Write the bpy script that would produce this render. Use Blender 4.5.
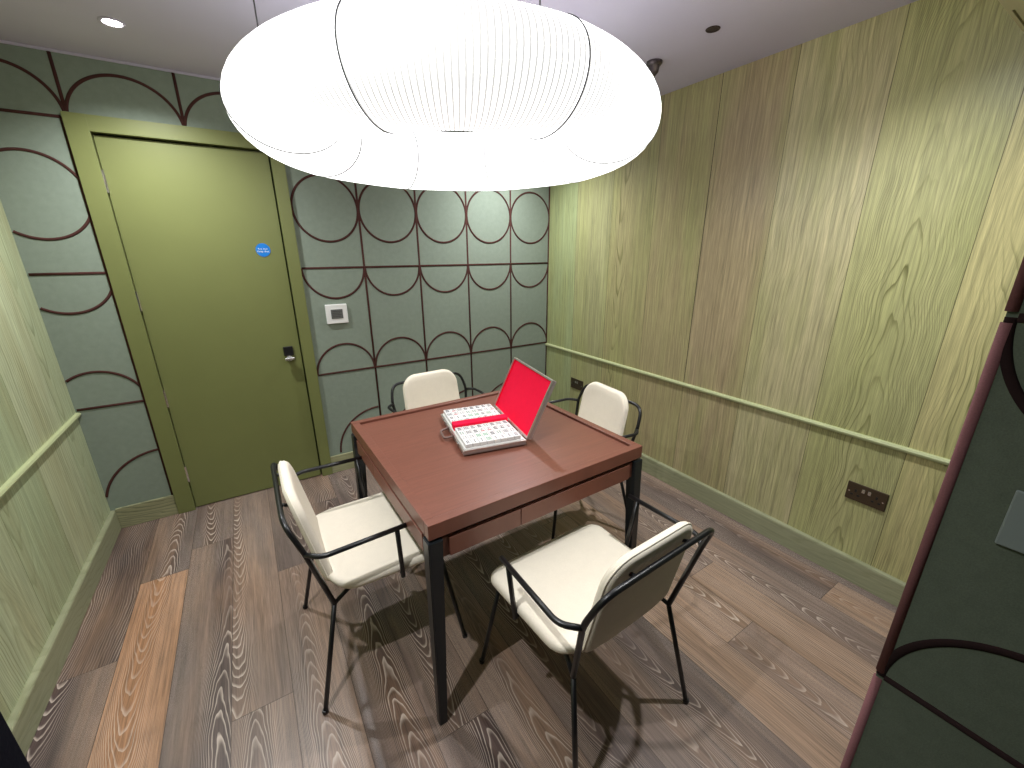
import bpy, bmesh, math, random
from mathutils import Vector, Matrix
random.seed(7)
PI = math.pi
for o in list(bpy.data.objects):
    bpy.data.objects.remove(o, do_unlink=True)
SC = bpy.context.scene
COL = SC.collection

# ------------------------------------------------------------------ camera
YAW, PITCH, ROLL, FPX = 0.5661, -0.3110, -0.0049, 410.88
CAM = Vector((-2.2113, -2.8943, 1.4985))
cd = bpy.data.cameras.new('camera'); cam = bpy.data.objects.new('camera', cd); COL.objects.link(cam)
cd.sensor_fit = 'HORIZONTAL'; cd.sensor_width = 36.0; cd.lens = FPX * 36.0 / 1024.0
cd.clip_start = 0.02; cd.clip_end = 50
fw = Vector((math.sin(YAW)*math.cos(PITCH), math.cos(YAW)*math.cos(PITCH), math.sin(PITCH)))
r0 = Vector((math.cos(YAW), -math.sin(YAW), 0)); u0 = r0.cross(fw)
rr = math.cos(ROLL)*r0 + math.sin(ROLL)*u0
uu = -math.sin(ROLL)*r0 + math.cos(ROLL)*u0
cam.matrix_world = Matrix(((rr.x, uu.x, -fw.x, CAM.x), (rr.y, uu.y, -fw.y, CAM.y), (rr.z, uu.z, -fw.z, CAM.z), (0, 0, 0, 1)))
SC.camera = cam

# ------------------------------------------------------------------ light and exposure
LAMP_EMIT = 1.85
SPOT_W = 64.0
W = bpy.data.worlds.new('world'); SC.world = W; W.use_nodes = True
W.node_tree.nodes['Background'].inputs[0].default_value = (0.9, 0.95, 1.0, 1)
W.node_tree.nodes['Background'].inputs[1].default_value = 0.25
SC.view_settings.view_transform = 'Standard'
SC.view_settings.look = 'None'
SC.view_settings.gamma = 1.0
SC.view_settings.use_curve_mapping = False
SC.view_settings.exposure = 0.58

DOWN = [(-2.468, -0.435), (-0.56, -0.435), (-2.468, -2.24), (-0.68, -2.36)]
H = 2.35            # ceiling height
XL = -3.057         # left wall
YF = -2.778         # plane of the near wall with the opening
YB = -4.2           # end of the space behind the camera

# ------------------------------------------------------------------ helpers
def tag(o, label=None, cat=None, group=None, kind=None):
    if label: o['label'] = label
    if cat: o['category'] = cat
    if group: o['group'] = group
    if kind: o['kind'] = kind
    return o

def thing(name, label, cat, loc=(0, 0, 0), rz=0.0, group=None):
    o = bpy.data.objects.new(name, None); COL.objects.link(o)
    o.empty_display_size = 0.05
    o.location = loc; o.rotation_euler = (0, 0, rz)
    return tag(o, label, cat, group)

def obj(name, bm, mat, parent=None, smooth=False, kind=None, loc=None, rot=None):
    bmesh.ops.recalc_face_normals(bm, faces=bm.faces[:])
    me = bpy.data.meshes.new(name); bm.to_mesh(me); bm.free()
    if smooth:
        for p in me.polygons: p.use_smooth = True
    for m in (mat if isinstance(mat, (list, tuple)) else [mat]): me.materials.append(m)
    o = bpy.data.objects.new(name, me); COL.objects.link(o)
    if parent: o.parent = parent
    if loc: o.location = loc
    if rot: o.rotation_euler = rot
    if kind: o['kind'] = kind
    return o

def bx(bm, x0, x1, y0, y1, z0, z1, bev=0.0, mi=0, seg=2):
    vs = [bm.verts.new((x, y, z)) for x in (x0, x1) for y in (y0, y1) for z in (z0, z1)]
    q = [(0, 1, 3, 2), (4, 6, 7, 5), (0, 4, 5, 1), (2, 3, 7, 6), (0, 2, 6, 4), (1, 5, 7, 3)]
    fs = [bm.faces.new([vs[i] for i in f]) for f in q]
    for f in fs: f.material_index = mi
    if bev > 0:
        es = list({e for f in fs for e in f.edges})
        bmesh.ops.bevel(bm, geom=es, offset=bev, segments=seg, affect='EDGES', profile=0.5)
    return bm

def box(*a, **k):
    return bx(bmesh.new(), *a, **k)

def fillet(pts, r, n=6):
    pts = [Vector(p) for p in pts]; out = [pts[0]]
    for i in range(1, len(pts)-1):
        a, b, c = pts[i-1], pts[i], pts[i+1]
        rad = r[i-1] if isinstance(r, (list, tuple)) else r
        d1 = (a-b); d2 = (c-b); L = min(rad, d1.length*0.49, d2.length*0.49)
        p = b + d1.normalized()*L; q = b + d2.normalized()*L
        if rad <= 0: out.append(b); continue
        for k in range(n+1):
            t = k/n
            out.append(p*(1-t)**2 + b*2*t*(1-t) + q*t*t)
    out.append(pts[-1]); return out

def tube(bm, pts, r, seg=12, cap=True, closed=False, flat=None):
    """sweep a circle along points; flat=(normal, factor) squashes it along a fixed direction"""
    pts = [Vector(p) for p in pts]; n = len(pts); rings = []
    nrm = None
    for i, p in enumerate(pts):
        if closed: t = (pts[(i+1) % n]-pts[i-1]).normalized()
        elif i == 0: t = (pts[1]-pts[0]).normalized()
        elif i == n-1: t = (pts[-1]-pts[-2]).normalized()
        else: t = ((pts[i+1]-p).normalized()+(p-pts[i-1]).normalized()).normalized()
        if nrm is None:
            nrm = t.cross(Vector((0.13, 0.21, 0.97)))
            if nrm.length < 0.2: nrm = t.cross(Vector((1, 0, 0)))
            nrm.normalize()
        else:
            nrm = (nrm - t*nrm.dot(t)).normalized()
        b = t.cross(nrm)
        rad = r[i] if isinstance(r, (list, tuple)) else r
        ring = []
        for k in range(seg):
            a = 2*PI*k/seg
            v = (nrm*math.cos(a)+b*math.sin(a))*rad
            if flat: v = v - flat[0]*v.dot(flat[0])*(1-flat[1])
            ring.append(bm.verts.new(p+v))
        rings.append(ring)
    m = n if closed else n-1
    for i in range(m):
        A = rings[i]; B = rings[(i+1) % n]
        for k in range(seg):
            bm.faces.new((A[k], A[(k+1) % seg], B[(k+1) % seg], B[k]))
    if cap and not closed:
        bm.faces.new(rings[0]); bm.faces.new(rings[-1])
    return bm

def lathe(bm, prof, seg=28, c=(0, 0, 0), mi=0):
    rings = []
    for r, z in prof:
        rings.append([bm.verts.new((c[0]+r*math.cos(2*PI*k/seg), c[1]+r*math.sin(2*PI*k/seg), c[2]+z)) for k in range(seg)])
    for A, B in zip(rings, rings[1:]):
        for k in range(seg):
            f = bm.faces.new((A[k], A[(k+1) % seg], B[(k+1) % seg], B[k])); f.material_index = mi
    for R in (rings[0], rings[-1]):
        f = bm.faces.new(R); f.material_index = mi
    return bm

def rrect(w, h, r, n=8):
    """outline of a rounded rectangle; r = four corner radii (++, -+, --, +-)"""
    if not isinstance(r, (list, tuple)): r = [r]*4
    out = []
    for (sx, sy, a0, rad) in ((1, 1, 0, r[0]), (-1, 1, PI/2, r[1]), (-1, -1, PI, r[2]), (1, -1, 1.5*PI, r[3])):
        cx, cy = sx*(w/2-rad), sy*(h/2-rad)
        for k in range(n+1):
            a = a0+PI/2*k/n
            out.append((cx+rad*math.cos(a), cy+rad*math.sin(a)))
    return out

def pad(w, h, t, r, edge, warp, crown=0.0, taper=0.0):
    """upholstered pad: rounded outline lofted through its thickness, warp(x,y,z)->Vector"""
    bm = bmesh.new(); rings = []
    o = rrect(w, h, r)
    hx, hy = w/2, h/2
    levels = []
    for s in (0.02, 0.3, 0.6, 0.85): levels.append((s, -t/2, True))
    K = 5
    for k in range(K+1):
        a = -PI/2+PI*k/K
        levels.append((edge*(1-math.cos(a)), (t/2)*math.sin(a), False))
    for s in (0.85, 0.6, 0.3, 0.02): levels.append((s, t/2, True))
    for (s, z, inner) in levels:
        ring = []
        for (x, y) in o:
            if inner:
                sx = (hx-edge)/hx*s; sy = (hy-edge)/hy*s
                X, Y = x*sx, y*sy
                zz = z+(crown*(1-s*s) if z > 0 else 0)
            else:
                X, Y = x*(hx-s)/hx, y*(hy-s)/hy; zz = z
            X *= 1+taper*(Y/h)
            ring.append(bm.verts.new(warp(X, Y, zz)))
        rings.append(ring)
    n = len(o)
    for A, B in zip(rings, rings[1:]):
        for k in range(n): bm.faces.new((A[k], A[(k+1) % n], B[(k+1) % n], B[k]))
    bm.faces.new(rings[0]); bm.faces.new(rings[-1])
    return bm

def copy_thing(root):
    r = root.copy(); COL.objects.link(r)
    for ch in root.children:
        c = ch.copy(); COL.objects.link(c); c.parent = r
        for g in ch.children:
            d = g.copy(); COL.objects.link(d); d.parent = c
    return r

# ------------------------------------------------------------------ node helpers
class NT:
    def __init__(s, name):
        s.m = bpy.data.materials.new(name); s.m.use_nodes = True
        s.t = s.m.node_tree; s.b = s.t.nodes['Principled BSDF']
    def n(s, typ, **k):
        x = s.t.nodes.new(typ)
        for a, b in k.items(): setattr(x, a, b)
        return x
    def put(s, sock, v):
        if isinstance(v, bpy.types.NodeSocket): s.t.links.new(v, sock)
        elif v is not None: sock.default_value = v
    def math(s, op, a, b=None, c=None):
        x = s.n('ShaderNodeMath', operation=op)
        s.put(x.inputs[0], a); s.put(x.inputs[1], b)
        if c is not None: s.put(x.inputs[2], c)
        return x.outputs[0]
    def comb(s, a, b, c):
        x = s.n('ShaderNodeCombineXYZ'); s.put(x.inputs[0], a); s.put(x.inputs[1], b); s.put(x.inputs[2], c); return x.outputs[0]
    def sep(s, v):
        x = s.n('ShaderNodeSeparateXYZ'); s.put(x.inputs[0], v); return x.outputs
    def coord(s): return s.n('ShaderNodeTexCoord').outputs['Object']
    def noise(s, vec, scale, detail=3, rough=0.5, dist=0.0):
        x = s.n('ShaderNodeTexNoise'); s.put(x.inputs['Vector'], vec); s.put(x.inputs['Scale'], scale)
        s.put(x.inputs['Detail'], detail); s.put(x.inputs['Roughness'], rough); s.put(x.inputs['Distortion'], dist)
        return x.outputs['Fac']
    def white(s, v):
        x = s.n('ShaderNodeTexWhiteNoise', noise_dimensions='1D'); s.put(x.inputs['W'], v); return x.outputs['Value']
    def mr(s, v, a, b, c=0.0, d=1.0, smooth=False):
        x = s.n('ShaderNodeMapRange'); x.clamp = True
        if smooth: x.interpolation_type = 'SMOOTHSTEP'
        s.put(x.inputs[0], v); s.put(x.inputs[1], a); s.put(x.inputs[2], b); s.put(x.inputs[3], c); s.put(x.inputs[4], d)
        return x.outputs[0]
    def mix(s, f, a, b, mode='MIX'):
        x = s.n('ShaderNodeMix', data_type='RGBA', blend_type=mode)
        s.put(x.inputs[0], f)
        for sock, v in ((x.inputs[6], a), (x.inputs[7], b)):
            if isinstance(v, tuple): v = (v[0], v[1], v[2], 1)
            s.put(sock, v)
        return x.outputs[2]
    def ramp(s, f, stops, const=False):
        x = s.n('ShaderNodeValToRGB'); s.put(x.inputs[0], f); r = x.color_ramp
        if const: r.interpolation = 'CONSTANT'
        while len(r.elements) < len(stops): r.elements.new(0.5)
        for e, (p, c) in zip(r.elements, stops): e.position = p; e.color = (c[0], c[1], c[2], 1)
        return x.outputs[0]
    def bump(s, h, strength=0.3, dist=0.002):
        x = s.n('ShaderNodeBump'); s.put(x.inputs['Height'], h); x.inputs['Strength'].default_value = strength
        x.inputs['Distance'].default_value = dist; s.t.links.new(x.outputs[0], s.b.inputs['Normal'])
    def fin(s, col, rough=0.5, metal=0.0, spec=0.5):
        s.put(s.b.inputs['Base Color'], (col[0], col[1], col[2], 1) if isinstance(col, tuple) else col)
        s.put(s.b.inputs['Roughness'], rough); s.put(s.b.inputs['Metallic'], metal)
        s.put(s.b.inputs['Specular IOR Level'], spec)
        return s.m

def srgb(r, g, b):
    f = lambda c: c/255/12.92 if c/255 <= 0.04045 else ((c/255+0.055)/1.055)**2.4
    return (f(r), f(g), f(b))

def plain(name, col, rough=0.5, metal=0.0, spec=0.5, emit=None, es=1.0):
    n = NT(name); n.fin(col, rough, metal, spec)
    if emit:
        n.b.inputs['Emission Color'].default_value = (*emit, 1); n.b.inputs['Emission Strength'].default_value = es
    return n.m

def wood(name, across, along, w, u0, L, stops, line, line_amt, period=0.07, half=0.8, rough=0.45, seam=0.0015,
         seamcol=(0.02, 0.018, 0.012), fibre=0.25, tint=None, tint_amt=0.0, cath=1.0, spec=0.4, straight=0.35, sharp=0.55, warp=1.0, seed=0.0, seam_amt=0.85, vs=1.0, joints=None, table=None, table2=None, flags=None, i0=0, st_amt=1.0):
    """boards with flat-sawn cathedral grain. across/along = axis numbers, w = board width, L = board length (0 = endless)"""
    n = NT(name); xyz = n.sep(n.coord()); U = xyz[across]; V = xyz[along]
    q = n.math('DIVIDE', n.math('SUBTRACT', U, u0), w); i = n.math('FLOOR', q); fu = n.math('SUBTRACT', q, i)
    r1 = n.white(n.math('ADD', i, 3.7+seed))
    if L:
        if joints:
            N_ = len(joints)
            lk = n.ramp(n.math('DIVIDE', n.math('ADD', i, 0.5), N_), [(k/N_, (-jv/4.0,)*3) for k, jv in enumerate(joints)], True)
            off = n.math('MULTIPLY', n.sep(lk)[0], 4.0)
        else: off = n.math('MULTIPLY', r1, L)
        qv = n.math('DIVIDE', n.math('ADD', V, off), L); j = n.math('FLOOR', qv); fv = n.math('SUBTRACT', qv, j)
        ident = n.math('ADD', n.math('MULTIPLY', i, 7.31), n.math('MULTIPLY', j, 3.17))
    else:
        ident = n.math('MULTIPLY', i, 7.31); fv = None
    ident = n.math('ADD', ident, seed)
    ra = n.white(n.math('ADD', ident, 11.3)); rb = n.white(n.math('ADD', ident, 23.9)); rc = n.white(n.math('ADD', ident, 37.1)); rd = n.white(n.math('ADD', ident, 51.7))
    # position across the board, the heart shifted board by board
    u = n.math('MULTIPLY', n.math('SUBTRACT', fu, 0.5), w)
    u = n.math('ADD', u, n.math('MULTIPLY', n.math('SUBTRACT', ra, 0.5), w*0.8))
    wob = n.noise(n.comb(n.math('MULTIPLY', ident, 1.7), n.math('MULTIPLY', V, 1.6), ra), 1.0, 2, 0.5)
    u = n.math('ADD', u, n.math('MULTIPLY', n.math('SUBTRACT', wob, 0.5), w*0.55))
    sgn = n.math('SUBTRACT', n.math('MULTIPLY', n.math('GREATER_THAN', rb, 0.5), 2.0), 1.0)
    F = 1.0/period
    Aq = F*half/((w*0.42)**2)
    fvar = n.mr(ra, 0.0, 1.0, 0.7, 1.45)
    # straight-grained boards: quadratic becomes linear
    lin = n.math('MULTIPLY', n.math('ADD', u, w), 110.0/ (w/0.19))
    quad = n.math('MULTIPLY', n.math('MULTIPLY', u, u), Aq)
    quad = n.math('ADD', quad, n.math('MULTIPLY', n.math('MULTIPLY', n.math('MULTIPLY', V, sgn), fvar), F))
    isst = n.math('LESS_THAN', rc, straight)
    if flags:
        N_ = len(flags)
        isst = n.sep(n.ramp(n.math('DIVIDE', n.math('ADD', i, 0.5-i0), N_), [(k/N_, (v,)*3) for k, v in enumerate(flags)], True))[0]
    mixh = n.n('ShaderNodeMix', data_type='FLOAT'); n.put(mixh.inputs[0], isst); n.put(mixh.inputs[2], quad); n.put(mixh.inputs[3], lin)
    nz = n.noise(n.comb(n.math('MULTIPLY', U, 9.0), n.math('MULTIPLY', V, 2.2*vs), ident), 1.0, 3, 0.55)
    nz2 = n.noise(n.comb(n.math('MULTIPLY', U, 40.0), n.math('MULTIPLY', V, 9.0*vs), ident), 1.0, 2, 0.5)
    h = n.math('ADD', mixh.outputs[0], n.math('MULTIPLY', nz, 4.5*warp)); h = n.math('ADD', h, n.math('MULTIPLY', nz2, 0.7*warp))
    fr = n.math('FRACT', h)
    ln = n.mr(fr, 1-sharp, 1.0, 0, 1, True)
    ln = n.math('MULTIPLY', ln, n.mr(fr, 0.94, 1.0, 1.0, 0.0))
    fade = n.mr(n.noise(n.comb(n.math('MULTIPLY', U, 7.0), n.math('MULTIPLY', V, 1.3), n.math('ADD', ident, 5.0)), 1.0, 2), 0.35, 0.62, 0.15, 1.0)
    ln = n.math('MULTIPLY', n.math('MULTIPLY', ln, fade), n.math('MULTIPLY', n.mr(isst, 0.0, 1.0, 1.0, st_amt), cath))
    fib = n.noise(n.comb(n.math('MULTIPLY', U, 420.0), n.math('MULTIPLY', V, 9.0), ident), 1.0, 3, 0.6)
    fib2 = n.noise(n.comb(n.math('MULTIPLY', U, 90.0), n.math('MULTIPLY', V, 2.0), ident), 1.0, 3, 0.6)
    base = n.ramp(rd, stops)
    if table:
        N_ = len(table); fi = n.math('DIVIDE', n.math('ADD', i, 0.5-i0), N_)
        base = n.ramp(fi, [(k/N_, c) for k, c in enumerate(table)], True)
        if table2:
            b2 = n.ramp(fi, [(k/N_, c) for k, c in enumerate(table2)], True)
            base = n.mix(n.math('LESS_THAN', j, -0.5), base, b2)
    if tint:
        tn = n.noise(n.comb(n.math('MULTIPLY', U, 6.0), n.math('MULTIPLY', V, 0.9), n.math('MULTIPLY', ident, 0.37)), 1.0, 3, 0.6)
        base = n.mix(n.mr(tn, 0.42, 0.68, 0.0, tint_amt), base, tint)
    br = n.math('ADD', n.mr(fib, 0.3, 0.7, -fibre, fibre), n.mr(fib2, 0.3, 0.7, -fibre, fibre))
    br = n.math('ADD', br, 1.0)
    base = n.mix(1.0, base, n.comb(br, br, br), 'MULTIPLY')
    base = n.mix(n.math('MULTIPLY', ln, line_amt), base, line)
    if seam > 0:
        e = n.math('MINIMUM', n.math('MULTIPLY', fu, w), n.math('MULTIPLY', n.math('SUBTRACT', 1.0, fu), w))
        s1 = n.math('LESS_THAN', e, seam)
        if L:
            e2 = n.math('MULTIPLY', n.math('MINIMUM', fv, n.math('SUBTRACT', 1.0, fv)), L)
            s1 = n.math('MAXIMUM', s1, n.math('LESS_THAN', e2, seam))
        base = n.mix(n.math('MULTIPLY', s1, seam_amt), base, seamcol)
        hh = n.math('SUBTRACT', n.math('ADD', fib, n.math('MULTIPLY', ln, -0.5)), n.math('MULTIPLY', s1, 2.0))
    else:
        hh = n.math('ADD', fib, n.math('MULTIPLY', ln, -0.5))
    n.bump(hh, 0.22, 0.0012)
    return n.fin(base, rough, 0, spec)

# ------------------------------------------------------------------ materials
M = {}
WT = [srgb(190, 180, 128), srgb(184, 176, 126), srgb(170, 168, 120), srgb(178, 170, 132), srgb(166, 150, 118), srgb(164, 152, 114), srgb(160, 152, 110), srgb(158, 156, 114), srgb(156, 166, 122), srgb(154, 162, 116)]
M['wood_r'] = wood('green_stained_oak', 1, 2, 0.3556, -1.41, 0, [(0.0, WT[0]), (1.0, WT[1])], srgb(84, 84, 34), 0.95,
                   period=0.2, half=2.6, rough=0.33, seam=0.0014, seamcol=srgb(80, 78, 46), fibre=0.24, tint=srgb(158, 160, 106), tint_amt=0.6, sharp=0.34, warp=0.55, seed=9.0, spec=0.6,
                   vs=0.5, table=WT, flags=[0, 0, 0, 1, 1, 1, 0, 1, 1, 1], i0=-5, st_amt=0.45)
M['wood_l'] = wood('pale_green_stained_oak', 1, 2, 0.3556, -0.2, 0, [(0.0, srgb(172, 184, 146)), (0.5, srgb(184, 190, 154)), (1.0, srgb(166, 180, 142))], srgb(108, 112, 74), 0.75,
                   period=0.25, half=2.4, rough=0.5, seam=0.0014, seamcol=srgb(110, 118, 80), fibre=0.16, tint=srgb(158, 150, 108), tint_amt=0.5, straight=0.5, sharp=0.45, warp=0.6, seed=4.0, vs=0.5)
M['skirt_y'] = wood('green_stained_oak_skirting', 2, 1, 0.5, -0.1, 0, [(0.0, srgb(146, 148, 118)), (1.0, srgb(150, 152, 122))], srgb(112, 116, 78), 0.4,
                    period=0.15, half=0.5, seam=0, fibre=0.10, straight=0.0, sharp=0.5)
M['skirt_x'] = wood('green_stained_oak_skirting_back', 2, 0, 0.5, -0.1, 0, [(0.0, srgb(150, 150, 116)), (1.0, srgb(154, 152, 118))], srgb(84, 84, 58), 0.7,
                    period=0.10, half=0.5, seam=0, fibre=0.14, straight=0.0, sharp=0.5)
M['soffit'] = plain('pale_beige_paint', srgb(216, 210, 176), 0.6)
M['rail'] = plain('green_painted_rail', srgb(176, 182, 138), 0.4)
FA, FB, FC, FD, FE = srgb(90, 76, 71), srgb(114, 97, 88), srgb(76, 62, 59), srgb(156, 116, 86), srgb(136, 112, 94)
T1 = [FC, FA, FA, FB, FA, FC, FA, FB, FA, FC, FB, FB, FE, FB, FE, FA, FB]
T2 = [FC, FD, FA, FB, FB, FA, FC, FB, FE, FB, FA, FE, FB, FE, FB, FE, FA]
JN = [1.07, 0.615, 2.35, 1.57, 0.88, 2.25, 2.0, 1.2, 2.5, 0.7, 1.75, 1.3, 2.3, 2.0, 1.0, 2.4, 1.6]
M['floor'] = wood('limed_brown_oak_boards', 0, 1, 0.1865, -3.052, 1.9, [(0.0, FC), (1.0, FA)], srgb(208, 192, 178), 0.85,
                  period=0.075, half=0.95, rough=0.36, seam=0.0014, seamcol=srgb(70, 58, 52), fibre=0.30, tint=srgb(160, 126, 98), tint_amt=0.40, straight=0.15, sharp=0.42, warp=0.95, spec=0.45, seed=2.0, seam_amt=0.75,
                  vs=1.1, joints=[-v for v in JN], table=T1, table2=T2, i0=0)
M['table_wood'] = wood('reddish_brown_veneer', 1, 0, 1.3, -2.2, 0, [(0.0, srgb(114, 70, 57)), (1.0, srgb(118, 73, 59))], srgb(90, 52, 42), 0.22,
                       period=0.2, half=0.4, rough=0.36, seam=0, fibre=0.09, straight=1.0, cath=0.5)

def felt(name, col, amt=0.10):
    n = NT(name); c = n.coord()
    a = n.noise(c, 420, 2, 0.6); b = n.noise(c, 35, 3, 0.6)
    k = n.math('ADD', n.math('ADD', n.mr(a, 0.3, 0.7, -amt, amt), n.mr(b, 0.3, 0.7, -amt*0.5, amt*0.5)), 1.0)
    n.bump(a, 0.25, 0.001)
    m = n.fin(n.mix(1.0, col, n.comb(k, k, k), 'MULTIPLY'), 0.95, 0, 0.15)
    return m
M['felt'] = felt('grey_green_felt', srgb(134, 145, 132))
M['felt_shaded'] = felt('shaded_grey_green_felt', srgb(84, 92, 80))  # same felt panels, with the shade of the reveal put into the colour
M['cream'] = felt('cream_upholstery', srgb(230, 221, 204), 0.035)
M['pipe'] = felt('maroon_brown_piping', srgb(74, 46, 42), 0.06)
M['pipe_shaded'] = felt('shaded_maroon_brown_piping', srgb(34, 22, 22), 0.06)  # the maroon piping again, darkened in colour for the shaded reveal
M['bead'] = felt('mauve_edge_piping', srgb(112, 76, 78), 0.08)
def painted(name, col, rough=0.42, amt=0.03):
    n = NT(name); c = n.coord()
    b = n.noise(c, 3.0, 3, 0.6); a = n.noise(c, 260, 2, 0.5)
    k = n.math('ADD', n.mr(b, 0.3, 0.7, -amt, amt), 1.0)
    n.bump(a, 0.08, 0.0006)
    return n.fin(n.mix(1.0, col, n.comb(k, k, k), 'MULTIPLY'), rough, 0, 0.4)
M['door'] = painted('olive_green_lacquer', srgb(116, 121, 73))
M['ceil'] = painted('warm_grey_paint', srgb(196, 190, 208), 0.9, 0.02)
M['dark'] = plain('shadow_gap_black', (0.012, 0.012, 0.01), 0.8)
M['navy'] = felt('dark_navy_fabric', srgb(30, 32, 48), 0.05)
M['corr'] = painted('dim_grey_plaster', srgb(70, 72, 70), 0.9, 0.02)
M['black'] = plain('black_powder_coat', (0.006, 0.006, 0.007), 0.35, 0.0, 0.5)
M['blackleg'] = plain('black_lacquered_leg', (0.010, 0.013, 0.016), 0.35, 0.0, 0.5)
M['chrome'] = plain('brushed_chrome', (0.72, 0.72, 0.70), 0.25, 1.0)
M['alu'] = plain('pale_aluminium', (0.70, 0.66, 0.63), 0.38, 1.0)
M['shell'] = plain('satin_grey_case_shell', srgb(170, 158, 154), 0.4, 0.5)
M['casebrown'] = plain('brown_grey_case_shell', srgb(120, 98, 92), 0.4, 0.3)
M['red'] = felt('scarlet_velvet_lining', srgb(236, 22, 62), 0.05)
M['white'] = plain('white_plastic', (0.80, 0.80, 0.78), 0.35)
M['tile'] = plain('ivory_white_tile', (0.74, 0.73, 0.72), 0.25)
M['ink'] = plain('black_engraved_ink', (0.02, 0.02, 0.025), 0.5)
M['inkr'] = plain('red_engraved_ink', (0.55, 0.03, 0.05), 0.5)
M['inkg'] = plain('green_engraved_ink', (0.03, 0.25, 0.10), 0.5)
M['screen'] = plain('grey_display', srgb(98, 100, 98), 0.25)
M['bronze'] = plain('dark_bronze_plate', srgb(88, 76, 62), 0.38, 0.75)
M['socketblk'] = plain('black_socket_plastic', (0.015, 0.014, 0.013), 0.4)
M['blue'] = plain('blue_sign_vinyl', srgb(20, 120, 205), 0.4)
M['signwhite'] = plain('white_sign_print', (0.85, 0.9, 0.95), 0.5)
M['brownhole'] = plain('dark_brown_recess', srgb(48, 34, 32), 0.6)
M['gun'] = plain('gunmetal_cup', srgb(96, 88, 90), 0.35, 0.8)
M['wire'] = plain('grey_shade_wire', srgb(70, 70, 74), 0.8)
M['cable'] = plain('grey_suspension_cable', srgb(70, 68, 72), 0.5)
M['plate'] = plain('grey_satin_plate', srgb(112, 122, 120), 0.5)
n = NT('ribbed_white_lampshade')
xyz = n.sep(n.coord()); ang = n.math('ARCTAN2', xyz[1], xyz[0])
rib = n.math('SINE', n.math('MULTIPLY', ang, 288.0))
rl = n.mr(rib, -0.1, 0.88, 1.0, 0.2, True)
n.fin((0.9, 0.9, 0.88), 0.7, 0, 0.2)
n.b.inputs['Emission Color'].default_value = (0.985, 0.99, 1.0, 1)
n.put(n.b.inputs['Emission Strength'], n.math('MULTIPLY', rl, LAMP_EMIT)); M['shade'] = n.m
M['bulb'] = plain('downlight_glow', (0.9, 0.9, 0.9), 0.5, emit=(1.0, 0.96, 0.9), es=30.0)

# ------------------------------------------------------------------ room shell
P = 0.38                       # module of the fabric panels
HB, HA, HT = 0.7257, 1.408, 2.0894
obj('floor', box(XL-0.1, 0.1, YB-0.1, 0.1, -0.12, 0.0), M['floor'], kind='structure')
obj('ceiling', box(XL-0.1, 0.1, YB-0.1, 0.1, H, H+0.12), M['ceil'], kind='structure')
wall_right = obj('wall_right', box(0.0, 0.1, YB, 0.0, 0.0, H), M['wood_r'], kind='structure')
wall_left = obj('wall_left', box(XL-0.1, XL, YB, 0.0, 0.0, H), M['wood_l'], kind='structure')
# back wall with the door opening
XD0, XD1 = -7.08*P, -5.175*P   # leaf
FX0, FX1 = -7.295*P, -5.0*P    # outer frame
ZD, ZF = 5.365*P, 5.55*P
bm = bmesh.new()
bx(bm, XL-0.1, FX0+0.02, 0.0, 0.1, 0.0, H); bx(bm, FX1-0.02, 0.1, 0.0, 0.1, 0.0, H); bx(bm, FX0+0.02, FX1-0.02, 0.0, 0.1, ZF-0.02, H)
wall_back = obj('wall_back', bm, M['felt'], kind='structure')

def clip_poly(pts, ok):
    runs = []; cur = []
    for p in pts:
        if ok(p): cur.append(p)
        else:
            if len(cur) > 1: runs.append(cur)
            cur = []
    if len(cur) > 1: runs.append(cur)
    return runs
def arc(cx, cz, a, b, t0, t1, n=220):
    return [(cx+a*math.cos(t0+(t1-t0)*k/n), cz+b*math.sin(t0+(t1-t0)*k/n)) for k in range(n+1)]
def seg(x0, z0, x1, z1, n=600):
    return [(x0+(x1-x0)*k/n, z0+(z1-z0)*k/n) for k in range(n+1)]
def tile_lines(cx, w, last):
    """one column of the fabric pattern"""
    a = w/2; L = []
    L.append(arc(cx, HT, a-0.004, 0.5*P, 0, PI))                       # half round under the ceiling
    L.append(arc(cx, 1.753, a-0.004, 0.5*P-0.002, 0, 2*PI, 240))        # full circle
    L.append(arc(cx, HA, a-0.004, 0.5*P, PI, 2*PI))                    # half round hanging from the upper seam
    L.append(arc(cx, HB, a-0.004, 0.5*P, 0, PI))                       # half round standing on the lower seam
    return L
lines = []
def okp(p):
    x, z = p
    if x < XL+0.004 or x > -0.003 or z > H-0.003 or z < 0.125: return False
    if FX0-0.004 < x < FX1+0.004 and z < ZF+0.004: return False
    return True
for k in range(5): lines += tile_lines(-(k+0.5)*P, P, 0)
for k in range(0, 6): lines.append(seg(-k*P-(0.005 if k == 0 else 0), 0.125, -k*P-(0.005 if k == 0 else 0), H-0.004))
lines += tile_lines(-7.754*P, P, 0)
lines.append(seg(FX0-0.006, 0.125, FX0-0.006, HT)); lines.append(seg(-7.254*P, ZF+0.005, -7.254*P, H-0.004))
for c in ((-6.69*P), (-5.56*P)):
    lines.append(arc(c, HT, 0.56*P, 0.52*P, 0, PI))
lines.append(seg(-6.125*P, ZF, -6.125*P, H-0.004))
for z in (HB, HA, HT): lines.append(seg(XL, z, -0.003, z, 900))
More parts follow.
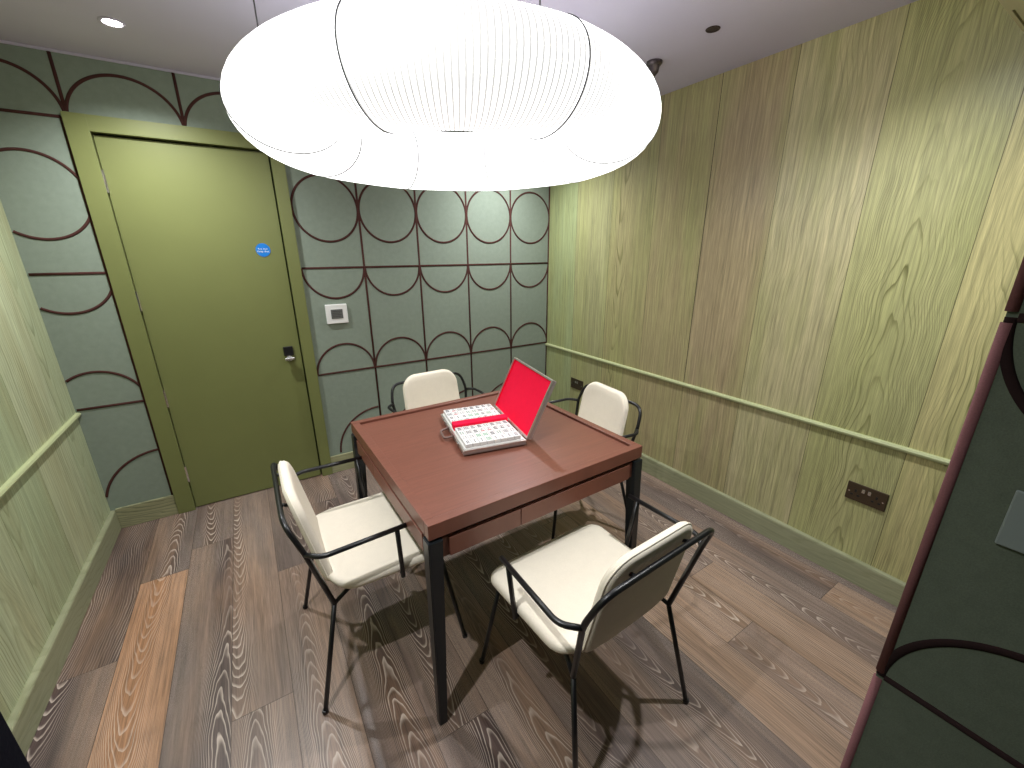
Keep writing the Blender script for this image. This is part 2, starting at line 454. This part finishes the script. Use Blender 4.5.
# large quarter rounds above the skirting
lines.append(arc(FX0, 0.14, 0.76*P*1.0, 0.76*P, PI/2, PI))
for k in (4, 3, 2, 1): lines.append(arc(-k*P-0.01, 0.14, 0.77*P, 0.76*P, PI/2, PI))
bm = bmesh.new()
for l in lines:
    for run in clip_poly(l, okp):
        closed = len(run) > 60 and (Vector((run[0][0], 0, run[0][1]))-Vector((run[-1][0], 0, run[-1][1]))).length < 1e-4
        if closed: run = run[:-1]
        # straight runs need only their ends
        if len(run) > 2 and not closed:
            d0 = Vector((run[1][0]-run[0][0], 0, run[1][1]-run[0][1])).normalized(); d1 = Vector((run[-1][0]-run[0][0], 0, run[-1][1]-run[0][1])).normalized()
            if d0.dot(d1) > 0.99999: run = [run[0], run[-1]]
        tube(bm, [(x, -0.0005, z) for x, z in run], 0.0068, seg=8, closed=closed, flat=(Vector((0, 1, 0)), 0.55))
obj('piping', bm, M['pipe'], wall_back, smooth=True)

# near wall with the opening the camera stands in
XJ, XO = -1.31, -2.273
bm = bmesh.new()
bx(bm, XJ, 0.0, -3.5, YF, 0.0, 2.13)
wall_front = obj('wall_front', bm, M['felt_shaded'], kind='structure')
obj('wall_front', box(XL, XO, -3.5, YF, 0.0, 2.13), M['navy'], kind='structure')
obj('wall_rear', box(XL, 0.0, YB-0.1, YB, 0.0, H), M['corr'], kind='structure')
# dropped ceiling over the opening with a dark slot
bm = bmesh.new()
bx(bm, XL, 0.0, -2.459, -2.45, 2.13, H); bx(bm, XL, 0.0, -3.5, -2.4645, 2.13, H); bx(bm, XL, -0.285, -2.4645, -2.459, 2.13, H); bx(bm, -0.285, 0.0, -2.4645, -2.459, 2.15, H)
obj('trim_1', bm, M['soffit'], kind='structure')

# pattern lines and corner beads of the near wall's reveal
bm = bmesh.new()
def jl(pts, closed=False): tube(bm, [(XJ+0.0005, y, z) for y, z in pts], 0.0070, seg=8, closed=closed, flat=(Vector((1, 0, 0)), 0.5))
jc = YF-0.5*P
for z in (HB, HA): jl([(YF-0.012, z), (-3.5, z)])
jl([(p[0], p[1]) for p in arc(jc, HB, 0.5*P-0.006, 0.5*P, 0, PI)])
jl([(p[0], p[1]) for p in arc(jc, HA, 0.5*P-0.006, 0.5*P, PI, 2*PI)])
jl([(p[0], p[1]) for p in arc(jc, 1.753, 0.5*P-0.006, 0.5*P, 0, 2*PI, 48)[:-1]], True)
jl([(YF-P, 0.0), (YF-P, 2.12)])
obj('piping', bm, M['pipe_shaded'], wall_front, smooth=True)
bm = bmesh.new()
for z0, z1 in ((0.0, HB-0.006), (HB+0.006, HA-0.006), (HA+0.006, HT-0.006), (HT+0.006, 2.128)):
    tube(bm, [(XJ+0.002, YF-0.004, z0+0.002), (XJ+0.002, YF-0.004, z1-0.002)], 0.0072, seg=16)
obj('edge_piping', bm, M['bead'], wall_front, smooth=True)

# skirtings and rails
def prism_y(bm, prof, x_sign, xw, y0, y1):
    """extrude (offset from wall, z) profile along y"""
    a = [bm.verts.new((xw+x_sign*o, y0, z)) for o, z in prof]; b = [bm.verts.new((xw+x_sign*o, y1, z)) for o, z in prof]
    n_ = len(prof)
    for k in range(n_): bm.faces.new((a[k], a[(k+1) % n_], b[(k+1) % n_], b[k]))
    bm.faces.new(a); bm.faces.new(b); return bm
sk = [(0.0, 0.001), (0.022, 0.001), (0.022, 0.112), (0.019, 0.118), (0.004, 0.120), (0.0, 0.120)]
obj('baseboard_right', prism_y(bmesh.new(), sk, -1, 0.0, YF, -0.001), M['skirt_y'], kind='structure')
obj('baseboard_left', prism_y(bmesh.new(), sk, 1, XL, YF, -0.001), M['skirt_y'], kind='structure')
bm = bmesh.new()
bx(bm, XL+0.022, FX0-0.001, -0.014, -0.0005, 0.001, 0.128, 0.002); bx(bm, FX1+0.001, -0.022, -0.014, -0.0005, 0.001, 0.128, 0.002)
obj('baseboard_back', bm, M['skirt_x'], kind='structure')
rp = [(0.0, 0.0), (0.010, 0.0), (0.016, 0.006), (0.018, 0.014), (0.014, 0.022), (0.0, 0.024)]
obj('trim_2', prism_y(bmesh.new(), [(o, z+0.695) for o, z in rp], -1, 0.0, YF, -0.001), M['rail'], kind='structure')
obj('trim_3', prism_y(bmesh.new(), [(o, z+0.690) for o, z in rp], 1, XL, YF, -0.001), M['rail'], kind='structure')
# the open joint between two boards of the right wall: a strip a little proud reads as the thin shadow gap
obj('joint_shadow_strip', box(-0.0012, -0.0002, -1.4118, -1.4090, 0.7195, H-0.002), M['dark'], kind='structure')
obj('trim_5', box(XL+0.001, -0.001, -0.010, -0.0008, H-0.010, H-0.001), M['ceil'], kind='structure')

# ------------------------------------------------------------------ door
door = obj('door_1', box(XD0+0.003, XD1-0.008, 0.002, 0.048, 0.006, ZD-0.009, 0.0015), M['door'], kind='structure')
bm = bmesh.new()
bx(bm, FX0, XD0, -0.022, 0.05, 0.001, ZF, 0.0015); bx(bm, XD1, FX1, -0.022, 0.05, 0.001, ZF, 0.0015); bx(bm, XD0-0.004, XD1+0.004, -0.0215, 0.05, ZD, ZF-0.0005, 0.0015)
obj('door_frame', bm, M['door'], door)
bm = bmesh.new(); bx(bm, XD0-0.005, XD1+0.005, 0.052, 0.06, 0.001, ZD+0.01)
obj('door_gap_shade', bm, M['dark'], door)  # black sheet behind the leaf, painted shade for the gap around it
for z in (1.83, 1.26, 0.72, 0.24):
    bm = bmesh.new(); tube(bm, [(XD0+0.002, -0.007, z-0.05), (XD0+0.002, -0.007, z+0.05)], 0.0075, 10)
    bx(bm, XD0-0.006, XD0+0.008, 0.0015, 0.006, z-0.05, z+0.05)
    obj('hinge', bm, M['chrome'], door, smooth=False)
# lock: black rose above, chrome thumb turn below
lx, lz = -5.375*P, 2.33*P
bm = box(lx-0.027, lx+0.027, -0.010, 0.004, lz-0.004, lz+0.054, 0.003)
lock = obj('door_lock', bm, M['black'], door)
bm = bmesh.new(); tube(bm, [(lx, 0.004, lz-0.018), (lx, -0.020, lz-0.018)], 0.017, 20); bx(bm, lx-0.028, lx+0.028, -0.042, -0.020, lz-0.026, lz-0.010, 0.004)
obj('door_handle', bm, M['chrome'], door)

# round blue sign on the door
sx, sz = -5.476*P, 3.989*P
sg = thing('door_sign', 'small round blue sign with white lettering on the olive door', 'sign', (sx, 0.0018, sz))
bm = bmesh.new()
seg_ = 40
a = [bm.verts.new((0.037*math.cos(2*PI*k/seg_), 0.0, 0.037*math.sin(2*PI*k/seg_))) for k in range(seg_)]
b = [bm.verts.new((0.037*math.cos(2*PI*k/seg_), -0.0015, 0.037*math.sin(2*PI*k/seg_))) for k in range(seg_)]
bm.faces.new(a); bm.faces.new(b)
for k in range(seg_): bm.faces.new((a[k], a[(k+1) % seg_], b[(k+1) % seg_], b[k]))
obj('disc', bm, M['blue'], sg)
def text_mesh(name, s, size, mat, parent, loc, rot, extr=0.0003):
    c = bpy.data.curves.new(name, 'FONT'); c.body = s; c.size = size; c.align_x = 'CENTER'; c.align_y = 'CENTER'; c.extrude = extr
    t = bpy.data.objects.new(name, c); COL.objects.link(t)
    dg = bpy.context.evaluated_depsgraph_get(); dg.update()
    me = bpy.data.meshes.new_from_object(t.evaluated_get(dg))
    bpy.data.objects.remove(t, do_unlink=True)
    me.materials.clear(); me.materials.append(mat)
    o = bpy.data.objects.new(name, me); COL.objects.link(o); o.parent = parent; o.location = loc; o.rotation_euler = rot
    return o
text_mesh('lettering', 'Fire door', 0.0125, M['signwhite'], sg, (0, -0.0019, 0.006), (PI/2, 0, 0))
text_mesh('lettering', 'Keep shut', 0.0145, M['signwhite'], sg, (0, -0.0019, -0.008), (PI/2, 0, 0))

# thermostat on the back wall
tx, tz = -4.55*P, 2.945*P
th = thing('thermostat', 'white square thermostat with grey display on the green panelled back wall', 'thermostat', (tx, 0, tz))
obj('housing', box(-0.066, 0.066, -0.016, -0.0005, -0.062, 0.062, 0.004), M['white'], th)
sc = obj('display', box(-0.036, 0.036, -0.0185, -0.0162, -0.030, 0.030, 0.0008), M['screen'], th)
bm = bmesh.new()
for k in range(4): bx(bm, -0.028, 0.028-0.008*(k % 2), -0.0190, -0.0186, 0.016-0.011*k, 0.0185-0.011*k)
obj('display_lines', bm, M['black'], sc)

# double sockets
def socket(name, label, y, z, w=0.147):
    s = thing(name, label, 'socket', (0, y, z))
    obj('faceplate', box(-0.0085, -0.0005, -w/2, w/2, -0.043, 0.043, 0.0025), M['bronze'], s)
    for side in (-1, 1):
        bm = bmesh.new(); yy = side*w*0.26
        bx(bm, -0.0096, -0.0086, yy-0.004, yy+0.004, 0.000, 0.014); bx(bm, -0.0096, -0.0086, yy-0.017, yy-0.007, -0.018, -0.010); bx(bm, -0.0096, -0.0086, yy+0.007, yy+0.017, -0.018, -0.010)
        obj('pin_holes', bm, M['socketblk'], s)
        obj('rocker_switch', box(-0.0125, -0.0086, side*0.011-0.006, side*0.011+0.006, 0.008, 0.026, 0.001), M['chrome'], s)
    for side in (-1, 1):
        bm = bmesh.new(); tube(bm, [(-0.0086, side*(w/2-0.012), -0.002), (-0.0098, side*(w/2-0.012), -0.002)], 0.0035, 10)
        obj('screw', bm, M['chrome'], s)
socket('wall_socket', 'double bronze wall socket low on the green wood wall near the foreground chair', -2.393, 0.445)
socket('wall_socket', 'dark double wall socket partly hidden behind the far right chair', -0.43, 0.445)
# plate on the reveal
pl = thing('wall_plate', 'plain grey plate on the dark panelled reveal at the right edge', 'wall plate', (XJ, -2.920, 1.12))
obj('plate', box(-0.006, -0.0005, -0.072, 0.072, -0.046, 0.046, 0.002), M['plate'], pl)

# ------------------------------------------------------------------ ceiling fittings
for i, (x, y) in enumerate(DOWN):
    if i == 0: lab = 'lit recessed downlight in the ceiling above the door'
    elif i == 1: lab = 'lit recessed downlight in the ceiling at the far right corner'
    elif i == 2: lab = 'lit recessed downlight in the ceiling near the left wall, towards the opening'
    else: lab = 'lit recessed downlight in the ceiling near the right wood wall, towards the opening'
    t = thing('downlight', lab, 'downlight', (x, y, H), group='recessed ceiling downlights')
    obj('trim_ring', lathe(bmesh.new(), [(0.030, -0.001), (0.030, -0.004), (0.040, -0.004), (0.042, -0.001), (0.030, -0.001)][:4], 32), M['ceil'], t, smooth=True)
    obj('lens', lathe(bmesh.new(), [(0.001, -0.003), (0.029, -0.003), (0.029, -0.001), (0.001, -0.001)], 28), M['bulb'], t)
    ld = bpy.data.lights.new('downlight_beam', 'SPOT'); ld.energy = SPOT_W; ld.spot_size = math.radians(143); ld.spot_blend = 1.0
    ld.shadow_soft_size = 0.022; ld.color = (0.97, 0.985, 1.0)
    lo = bpy.data.objects.new('downlight_beam', ld); COL.objects.link(lo); lo.parent = t; lo.location = (0, 0, -0.012)
t = thing('ceiling_sensor', 'small dark brown round recess in the grey ceiling', 'ceiling sensor', (-0.443, -1.634, H))
obj('rim', lathe(bmesh.new(), [(0.020, -0.0005), (0.020, -0.003), (0.027, -0.003), (0.028, -0.0005)], 28), M['brownhole'], t, smooth=True)
obj('lens', lathe(bmesh.new(), [(0.001, -0.002), (0.0195, -0.002), (0.0195, -0.0008), (0.001, -0.0008)], 28), M['brownhole'], t)
t = thing('ceiling_sprinkler', 'dark metal cone shaped sprinkler head on the ceiling beside the pendant lamp', 'sprinkler', (-0.40, -1.31, H))
obj('flange', lathe(bmesh.new(), [(0.036, -0.0005), (0.036, -0.010), (0.030, -0.018), (0.001, -0.018)], 28), M['gun'], t, smooth=False)
obj('nozzle', lathe(bmesh.new(), [(0.026, -0.018), (0.022, -0.045), (0.008, -0.060), (0.001, -0.060)], 24), M['gun'], t)

# ------------------------------------------------------------------ pendant lamp
LC = Vector((-1.504, -1.425, 1.895)); LR, LA, LB = 0.518, 0.155, 0.120
lamp = thing('pendant_lamp', 'huge glowing white ring shaped pendant lamp with fine ribs above the table', 'pendant lamp', LC)
bm = bmesh.new(); NU, NV = 192, 40; g = []
for i in range(NU):
    t = 2*PI*i/NU; g.append([])
    # the cloth sags a touch between hoops
    s = 1-0.018*abs(math.sin(4*t))
    for j in range(NV):
        f = 2*PI*j/NV
        r = LR+LA*s*math.cos(f); g[-1].append(bm.verts.new((r*math.cos(t), r*math.sin(t), LB*s*math.sin(f))))
for i in range(NU):
    for j in range(NV): bm.faces.new((g[i][j], g[(i+1) % NU][j], g[(i+1) % NU][(j+1) % NV], g[i][(j+1) % NV]))
shade = obj('lamp_shade', bm, M['shade'], lamp, smooth=True)
for k in range(8):
    t = 2*PI*k/8
    pts = [((LR+(LA+0.0005)*math.cos(f))*math.cos(t), (LR+(LA+0.0005)*math.cos(f))*math.sin(t), (LB+0.0005)*math.sin(f)) for f in [2*PI*j/48 for j in range(48)]]
    bm = bmesh.new(); tube(bm, pts, 0.0018, 6, closed=True)
    obj('hoop', bm, M['wire'], lamp, smooth=True)
for k in range(3):
    t = math.radians((175, 85, 265)[k])
    x, y = (LR+0.04)*math.cos(t), (LR+0.04)*math.sin(t)
    bm = bmesh.new(); tube(bm, [(x, y, LB-0.01), (x, y, H-LC.z-0.001)], 0.0022, 8)
    cb = obj('suspension_cable', bm, M['cable'], lamp, smooth=True)
    bm = lathe(bmesh.new(), [(0.014, -0.0005), (0.014, -0.010), (0.009, -0.016), (0.003, -0.018)], 20, (x, y, H-LC.z))
    obj('ceiling_cup', bm, M['gun'], cb)

# ------------------------------------------------------------------ table
TC = Vector((-1.445, -1.483, 0)); TR = math.radians(1.0); TH = 0.4525; TZ = 0.765
tb = thing('square_table', 'square reddish brown wooden games table with raised rim and black legs', 'table', TC, TR)
bm = bmesh.new()
rw = 0.032
bx(bm, -TH, TH, -TH, -TH+rw, TZ-0.050, TZ, 0.0018); bx(bm, -TH, TH, TH-rw, TH, TZ-0.050, TZ, 0.0018)
bx(bm, -TH, -TH+rw, -TH+rw, TH-rw, TZ-0.050, TZ, 0.0018); bx(bm, TH-rw, TH, -TH+rw, TH-rw, TZ-0.050, TZ, 0.0018)
obj('tabletop_rim', bm, M['table_wood'], tb)
obj('tabletop', box(-TH+rw+0.003, TH-rw-0.003, -TH+rw+0.003, TH-rw-0.003, TZ-0.045, TZ-0.010), M['table_wood'], tb)
obj('shadow_gap', box(-TH+0.016, TH-0.016, -TH+0.016, TH-0.016, TZ-0.064, TZ-0.0455), M['dark'], tb)
ap = TZ-0.064; ab = 0.634
bm = bmesh.new(); e = TH-0.006
bx(bm, -e, e, -e+0.004, -e+0.02, ab, ap, 0.001); bx(bm, -e, e, e-0.02, e-0.004, ab, ap, 0.001)
bx(bm, -e+0.004, -e+0.02, -e+0.02, e-0.02, ab, ap, 0.001); bx(bm, e-0.02, e-0.004, -e+0.02, e-0.02, ab, ap, 0.001)
obj('apron', bm, M['table_wood'], tb)
for k in range(4):            # two drawer fronts on each side
    for s in (0, 1):
        x0, x1 = (-0.388, -0.104) if s == 0 else (-0.1, 0.388)
        if s == 0: x0, x1 = -0.388, -0.133
        else: x0, x1 = -0.130, 0.388
        d = obj('drawer', box(x0, x1, -e-0.0035, -e+0.0035, ab+0.001, ap-0.003, 0.001), M['table_wood'], tb, rot=(0, 0, k*PI/2))
for sx in (-1, 1):
    for sy in (-1, 1):
        bm = bmesh.new(); o_ = TH+0.001
        sec = []
        for z, w in ((TZ-0.058, 0.046), (TZ-0.14, 0.044), (0.35, 0.038), (0.0, 0.028)):
            out = o_+0.014*(1-z/0.7) if z < 0.7 else o_
            out = o_+0.003+0.014*max(0, 1-z/0.7)
            sec.append([bm.verts.new((sx*a_, sy*b_, z)) for a_, b_ in ((out, out), (out-w, out), (out-w, out-w), (out, out-w))])
        for A, B in zip(sec, sec[1:]):
            for k in range(4): bm.faces.new((A[k], A[(k+1) % 4], B[(k+1) % 4], B[k]))
        bm.faces.new(sec[0]); bm.faces.new(sec[-1])
        bmesh.ops.recalc_face_normals(bm, faces=bm.faces[:])
        bmesh.ops.bevel(bm, geom=bm.edges[:], offset=0.0025, segments=2, affect='EDGES')
        obj('leg', bm, M['blackleg'], tb)

# ------------------------------------------------------------------ chairs (front is +y, origin between the rear feet)
def make_chair():
    t = thing('armchair', 'x', 'chair', group='cream and black armchairs around the table')
    TR_ = 0.0085
    # seat
    def ws(x, y, z):
        yy = y+0.285
        drop = -0.022*max(0, (y-0.12)/0.10)**2 if y > 0.12 else 0
        dish = -0.006*(1-min(1, (x/0.2)**2))
        rise = 0.018*max(0, (-y-0.14)/0.06)**2 if y < -0.14 else 0
        return Vector((x, yy, 0.448+z+drop+dish+rise-0.02*(y+0.05)*0))
    obj('seat', pad(0.498, 0.425, 0.040, [0.075, 0.075, 0.09, 0.09], 0.018, ws, crown=0.006, taper=0.05), M['cream'], t, smooth=True)
    # backrest, leaning
    def wb(x, y, z):
        zz = 0.597+y
        lean = 0.082-0.20*(y+0.18)
        if y < -0.12: lean += 0.9*(y+0.12)**2*6
        cur = 0.30*x*x
        return Vector((x, lean+z*1.0+cur, zz))
    back = obj('backrest', pad(0.362, 0.385, 0.034, [0.085, 0.085, 0.07, 0.07], 0.015, wb, crown=0.004, taper=-0.04), M['cream'], t, smooth=True)
    bm = bmesh.new()
    o = rrect(0.362, 0.385, [0.085, 0.085, 0.07, 0.07])
    pts = []
    for (x, y) in o:
        X = x*0.995*(1-0.04*(y/0.385)); pts.append(wb(X, y*0.995, -0.006))
    tube(bm, pts, 0.0028, 6, closed=True); obj('welt', bm, M['cream'], back, smooth=True)
    # back frame: from joint up over the top and down
    J = [(s*0.212, 0.080, 0.386) for s in (-1, 1)]
    path = [J[0], (-0.250, 0.020, 0.645), (-0.228, -0.018, 0.744), (0.228, -0.018, 0.744), (0.250, 0.020, 0.645), J[1]]
    bm = bmesh.new(); tube(bm, fillet(path, [0.03, 0.085, 0.085, 0.03], 8), TR_, 12)
    for s in (-1, 1):    # small lugs holding the backrest
        tube(bm, [(s*0.110, -0.018, 0.744), (s*0.110, 0.006, 0.735)], 0.006, 8)
    obj('back_frame', bm, M['black'], t, smooth=True)
    for s in (-1, 1):
        bm = bmesh.new(); tube(bm, [(s*0.212, 0.080, 0.386), (s*0.258, -0.006, 0.004)], TR_*0.95, 12)
        l = obj('leg', bm, M['black'], t, smooth=True)
        bm = lathe(bmesh.new(), [(0.010, 0.0005), (0.0105, 0.010), (0.009, 0.014)], 16, (s*0.2585, -0.006, 0))
        obj('foot_cap', bm, M['black'], l)
        bm = bmesh.new(); tube(bm, [(s*0.200, 0.460, 0.420), (s*0.252, 0.525, 0.004)], TR_*0.95, 12)
        l = obj('leg', bm, M['black'], t, smooth=True)
        bm = lathe(bmesh.new(), [(0.010, 0.0005), (0.0105, 0.010), (0.009, 0.014)], 16, (s*0.2525, 0.5255, 0))
        obj('foot_cap', bm, M['black'], l)
        # under-seat rail
        bm = bmesh.new(); tube(bm, fillet([(s*0.212, 0.080, 0.386), (s*0.190, 0.150, 0.418), (s*0.200, 0.460, 0.420)], 0.03, 4), TR_*0.85, 10)
        obj('seat_rail', bm, M['black'], t, smooth=True)
        # arm and its post
        bm = bmesh.new(); tube(bm, fillet([(s*0.250, 0.022, 0.635), (s*0.292, 0.062, 0.638), (s*0.282, 0.330, 0.640)], 0.045, 6), TR_*0.95, 12)
        a = obj('armrest', bm, M['black'], t, smooth=True)
        bm = bmesh.new(); tube(bm, [(s*0.283, 0.292, 0.638), (s*0.250, 0.305, 0.415)], TR_*0.95, 12)
        tube(bm, [(s*0.250, 0.305, 0.418), (s*0.196, 0.305, 0.420)], TR_*0.7, 8)
        obj('arm_post', bm, M['black'], a, smooth=True)
    return t
ch = make_chair()
poses = [(-2.214, -1.450, math.radians(-90), 'cream armchair with black tube frame, leftmost at the table, seen side-on near the door'),
         (-1.412, -2.354, math.radians(2.0), 'cream armchair with black tube frame in the foreground, its back to the viewer'),
         (-0.606, -1.372, math.radians(85), 'cream armchair tucked in on the right of the table facing the open red case'),
         (-1.332, -0.535, math.radians(183), 'cream armchair tucked in behind the table against the panelled wall')]
for i, (x, y, a, lab) in enumerate(poses):
    c = ch if i == 0 else copy_thing(ch)
    c.location = (x, y, 0); c.rotation_euler = (0, 0, a); c['label'] = lab

# ------------------------------------------------------------------ game case with tiles
CZ = TZ-0.008
CA = math.radians(-11.0)
CX, CY = -1.449, -1.436
case = thing('game_case', 'open aluminium game case with scarlet lining lying on the brown table', 'game case', (CX, CY, CZ), CA)
cw, cl = 0.258, 0.405        # across (handle to hinge), along
hx, hy = cw/2, cl/2; bh = 0.024
bm = bmesh.new()
bx(bm, -hx, hx, -hy, hy, 0.004, 0.012, 0.002)
for a in ((-hx, -hx+0.006, -hy, hy), (hx-0.006, hx, -hy, hy), (-hx+0.006, hx-0.006, -hy, -hy+0.006), (-hx+0.006, hx-0.006, hy-0.006, hy)):
    bx(bm, *a, 0.006, bh-0.004, 0.001)
for sx in (-1, 1):
    for sy in (-1, 1): lathe(bm, [(0.006, 0.0005), (0.007, 0.005)], 12, (sx*(hx-0.02), sy*(hy-0.02), 0))
body = obj('case_bottom', bm, M['shell'], case)
bm = bmesh.new()
for a in ((-hx-0.001, -hx+0.007, -hy-0.001, hy+0.001), (hx-0.007, hx+0.001, -hy-0.001, hy+0.001), (-hx+0.007, hx-0.007, -hy-0.001, -hy+0.007), (-hx+0.007, hx-0.007, hy-0.007, hy+0.001)):
    bx(bm, *a, bh-0.006, bh, 0.0012)
obj('metal_rim', bm, M['alu'], body)
obj('tray_insert', box(-hx+0.0065, hx-0.0065, -hy+0.0065, hy-0.0065, 0.0125, bh+0.004, 0.002), M['white'], case)
obj('divider_strip', box(-hx+0.009, hx-0.008, -0.0215, 0.0215, bh+0.0045, bh+0.032, 0.003), M['red'], case)
# handle and latches on the left long side
bm = bmesh.new(); tube(bm, fillet([(-hx-0.002, -0.045, 0.018), (-hx-0.038, -0.040, 0.012), (-hx-0.038, 0.040, 0.012), (-hx-0.002, 0.045, 0.018)], 0.018, 6), 0.0050, 10)
for s in (-1, 1): bx(bm, -hx-0.006, -hx+0.0005, s*0.045-0.009, s*0.045+0.009, 0.010, 0.026, 0.002)
obj('handle', bm, M['casebrown'], case, smooth=False)
for s in (-1, 1):
    bm = box(-hx-0.006, -hx+0.001, s*0.12-0.011, s*0.12+0.011, 0.010, bh+0.001, 0.0015)
    obj('latch', bm, M['chrome'], case)
# lid, hinged along the right long side
LT = math.radians(65)
lid = obj('lid', bmesh.new(), M['shell'], case, loc=(hx+0.001, 0, bh+0.0015), rot=(0, -LT, 0))
me = lid.data; bm = bmesh.new(); lh = 0.022
bx(bm, 0.004, cw+0.002, -hy, hy, -lh, -lh+0.004, 0.0015)
for a in ((0.004, 0.010, -hy, hy), (cw-0.004, cw+0.002, -hy, hy), (0.010, cw-0.004, -hy, -hy+0.006), (0.010, cw-0.004, hy-0.006, hy)):
    bx(bm, *a, -lh+0.002, -0.003, 0.001)
bmesh.ops.recalc_face_normals(bm, faces=bm.faces[:]); bm.to_mesh(me); bm.free()
bm = bmesh.new()
for a in ((0.003, 0.011, -hy-0.001, hy+0.001), (cw-0.005, cw+0.003, -hy-0.001, hy+0.001), (0.011, cw-0.005, -hy-0.001, -hy+0.007), (0.011, cw-0.005, hy-0.007, hy+0.001)):
    bx(bm, *a, -0.007, 0.0, 0.0012)
obj('metal_rim', bm, M['alu'], lid)
obj('lining', box(0.010, cw-0.004, -hy+0.006, hy-0.006, -lh+0.0045, -lh+0.010), M['red'], lid)
bm = bmesh.new()
bx(bm, 0.010, 0.0125, -hy+0.0065, hy-0.0065, -lh+0.010, -0.0045); bx(bm, cw-0.0065, cw-0.004, -hy+0.0065, hy-0.0065, -lh+0.010, -0.0045)
bx(bm, 0.0125, cw-0.0065, -hy+0.0065, -hy+0.009, -lh+0.010, -0.0045); bx(bm, 0.0125, cw-0.0065, hy-0.009, hy-0.0065, -lh+0.010, -0.0045)
obj('side_lining', bm, M['red'], lid)
for s in (-1, 1):
    bm = bmesh.new(); tube(bm, [(hx+0.003, s*0.13-0.02, bh-0.001), (hx+0.003, s*0.13+0.02, bh-0.001)], 0.0035, 10)
    obj('hinge', bm, M['alu'], case)

# tiles lying face up in two fields
TW, TL, TT = 0.0282, 0.0425, 0.0165
def tile_mesh(kind, v):
    rnd = random.Random(v*17+kind*5)
    bm = bmesh.new(); bx(bm, -TW/2+0.0004, TW/2-0.0004, -TL/2+0.0004, TL/2-0.0004, 0, TT, 0.0022, 0)
    z0, z1 = TT-0.0001, TT+0.0003
    if kind == 0:      # character: number above, sign below
        for k in range(1+v % 3): bx(bm, -0.008, 0.008, 0.0095-k*0.0038, 0.0115-k*0.0038, z0, z1, mi=1)
        bx(bm, -0.0012, 0.0012, 0.001, 0.0145, z0, z1+0.0001, mi=1)
        for k in range(3): bx(bm, -0.008, 0.008, -0.005-k*0.0042, -0.003-k*0.0042, z0, z1, mi=(2 if v == 0 else 1))
        bx(bm, -0.0058, -0.0042, -0.0125, -0.002, z0, z1+0.0001, mi=1); bx(bm, 0.0038, 0.0054, -0.0125, -0.002, z0, z1+0.0001, mi=1)
    elif kind == 1:    # dots
        n_ = (4, 6, 9)[v % 3]; cols = 2 if n_ < 9 else 3; rows = n_//cols
        for i in range(cols):
            for j in range(rows):
                x = (i-(cols-1)/2)*(0.0095 if cols == 2 else 0.0068); y = (j-(rows-1)/2)*(0.013 if rows == 2 else 0.0092)
                lathe(bm, [(0.0030, z0), (0.0030, z1)], 10, (x, y, 0), mi=(3 if v == 1 and (i+j) % 2 else 1))
    else:              # bars
        n_ = (2, 4, 6)[v % 3]; cols = 1 if n_ == 2 else 2 if n_ == 4 else 3
        for i in range(cols):
            for j in range(2):
                x = (i-(cols-1)/2)*0.0065; y = (j-0.5)*0.0135
                bx(bm, x-0.0018, x+0.0018, y-0.0052, y+0.0052, z0, z1, mi=(3 if v == 2 else 1))
    bmesh.ops.recalc_face_normals(bm, faces=bm.faces[:])
    me = bpy.data.meshes.new('game_tile'); bm.to_mesh(me); bm.free()
    for m in (M['tile'], M['ink'], M['inkr'], M['inkg']): me.materials.append(m)
    return me
TM = {(k, v): tile_mesh(k, v) for k in range(3) for v in range(3)}
rot = Matrix.Rotation(CA, 4, 'Z'); rnd = random.Random(3)
ORD = ('first', 'second', 'third', 'fourth', 'fifth', 'sixth', 'seventh', 'eighth', 'ninth')
for field, s in (('nearer', -1), ('farther', 1)):
    for r in range(4):
        for c in range(8):
            k = (0, 0, 1, 2, 1)[(r+ (0 if s < 0 else 2)) % 5] if rnd.random() < 0.7 else rnd.randrange(3)
            o = bpy.data.objects.new('game_tile', TM[(k, rnd.randrange(3))]); COL.objects.link(o)
            lx_ = -hx+0.0110+TW/2+c*0.0287; ly_ = s*(0.0225+TL/2+r*0.0431)
            p = rot @ Vector((lx_, ly_, 0))
            o.location = (CX+p.x, CY+p.y, CZ+bh+0.0042); o.rotation_euler = (0, 0, CA+rnd.uniform(-0.01, 0.01))
            side = 'nearer than' if field == 'nearer' else 'beyond'
            tag(o, 'white game tile, %s row %s the red strip, %s tile from the handle' % (ORD[r], side, ORD[c]), 'game tile', 'game tiles lying in the open case')
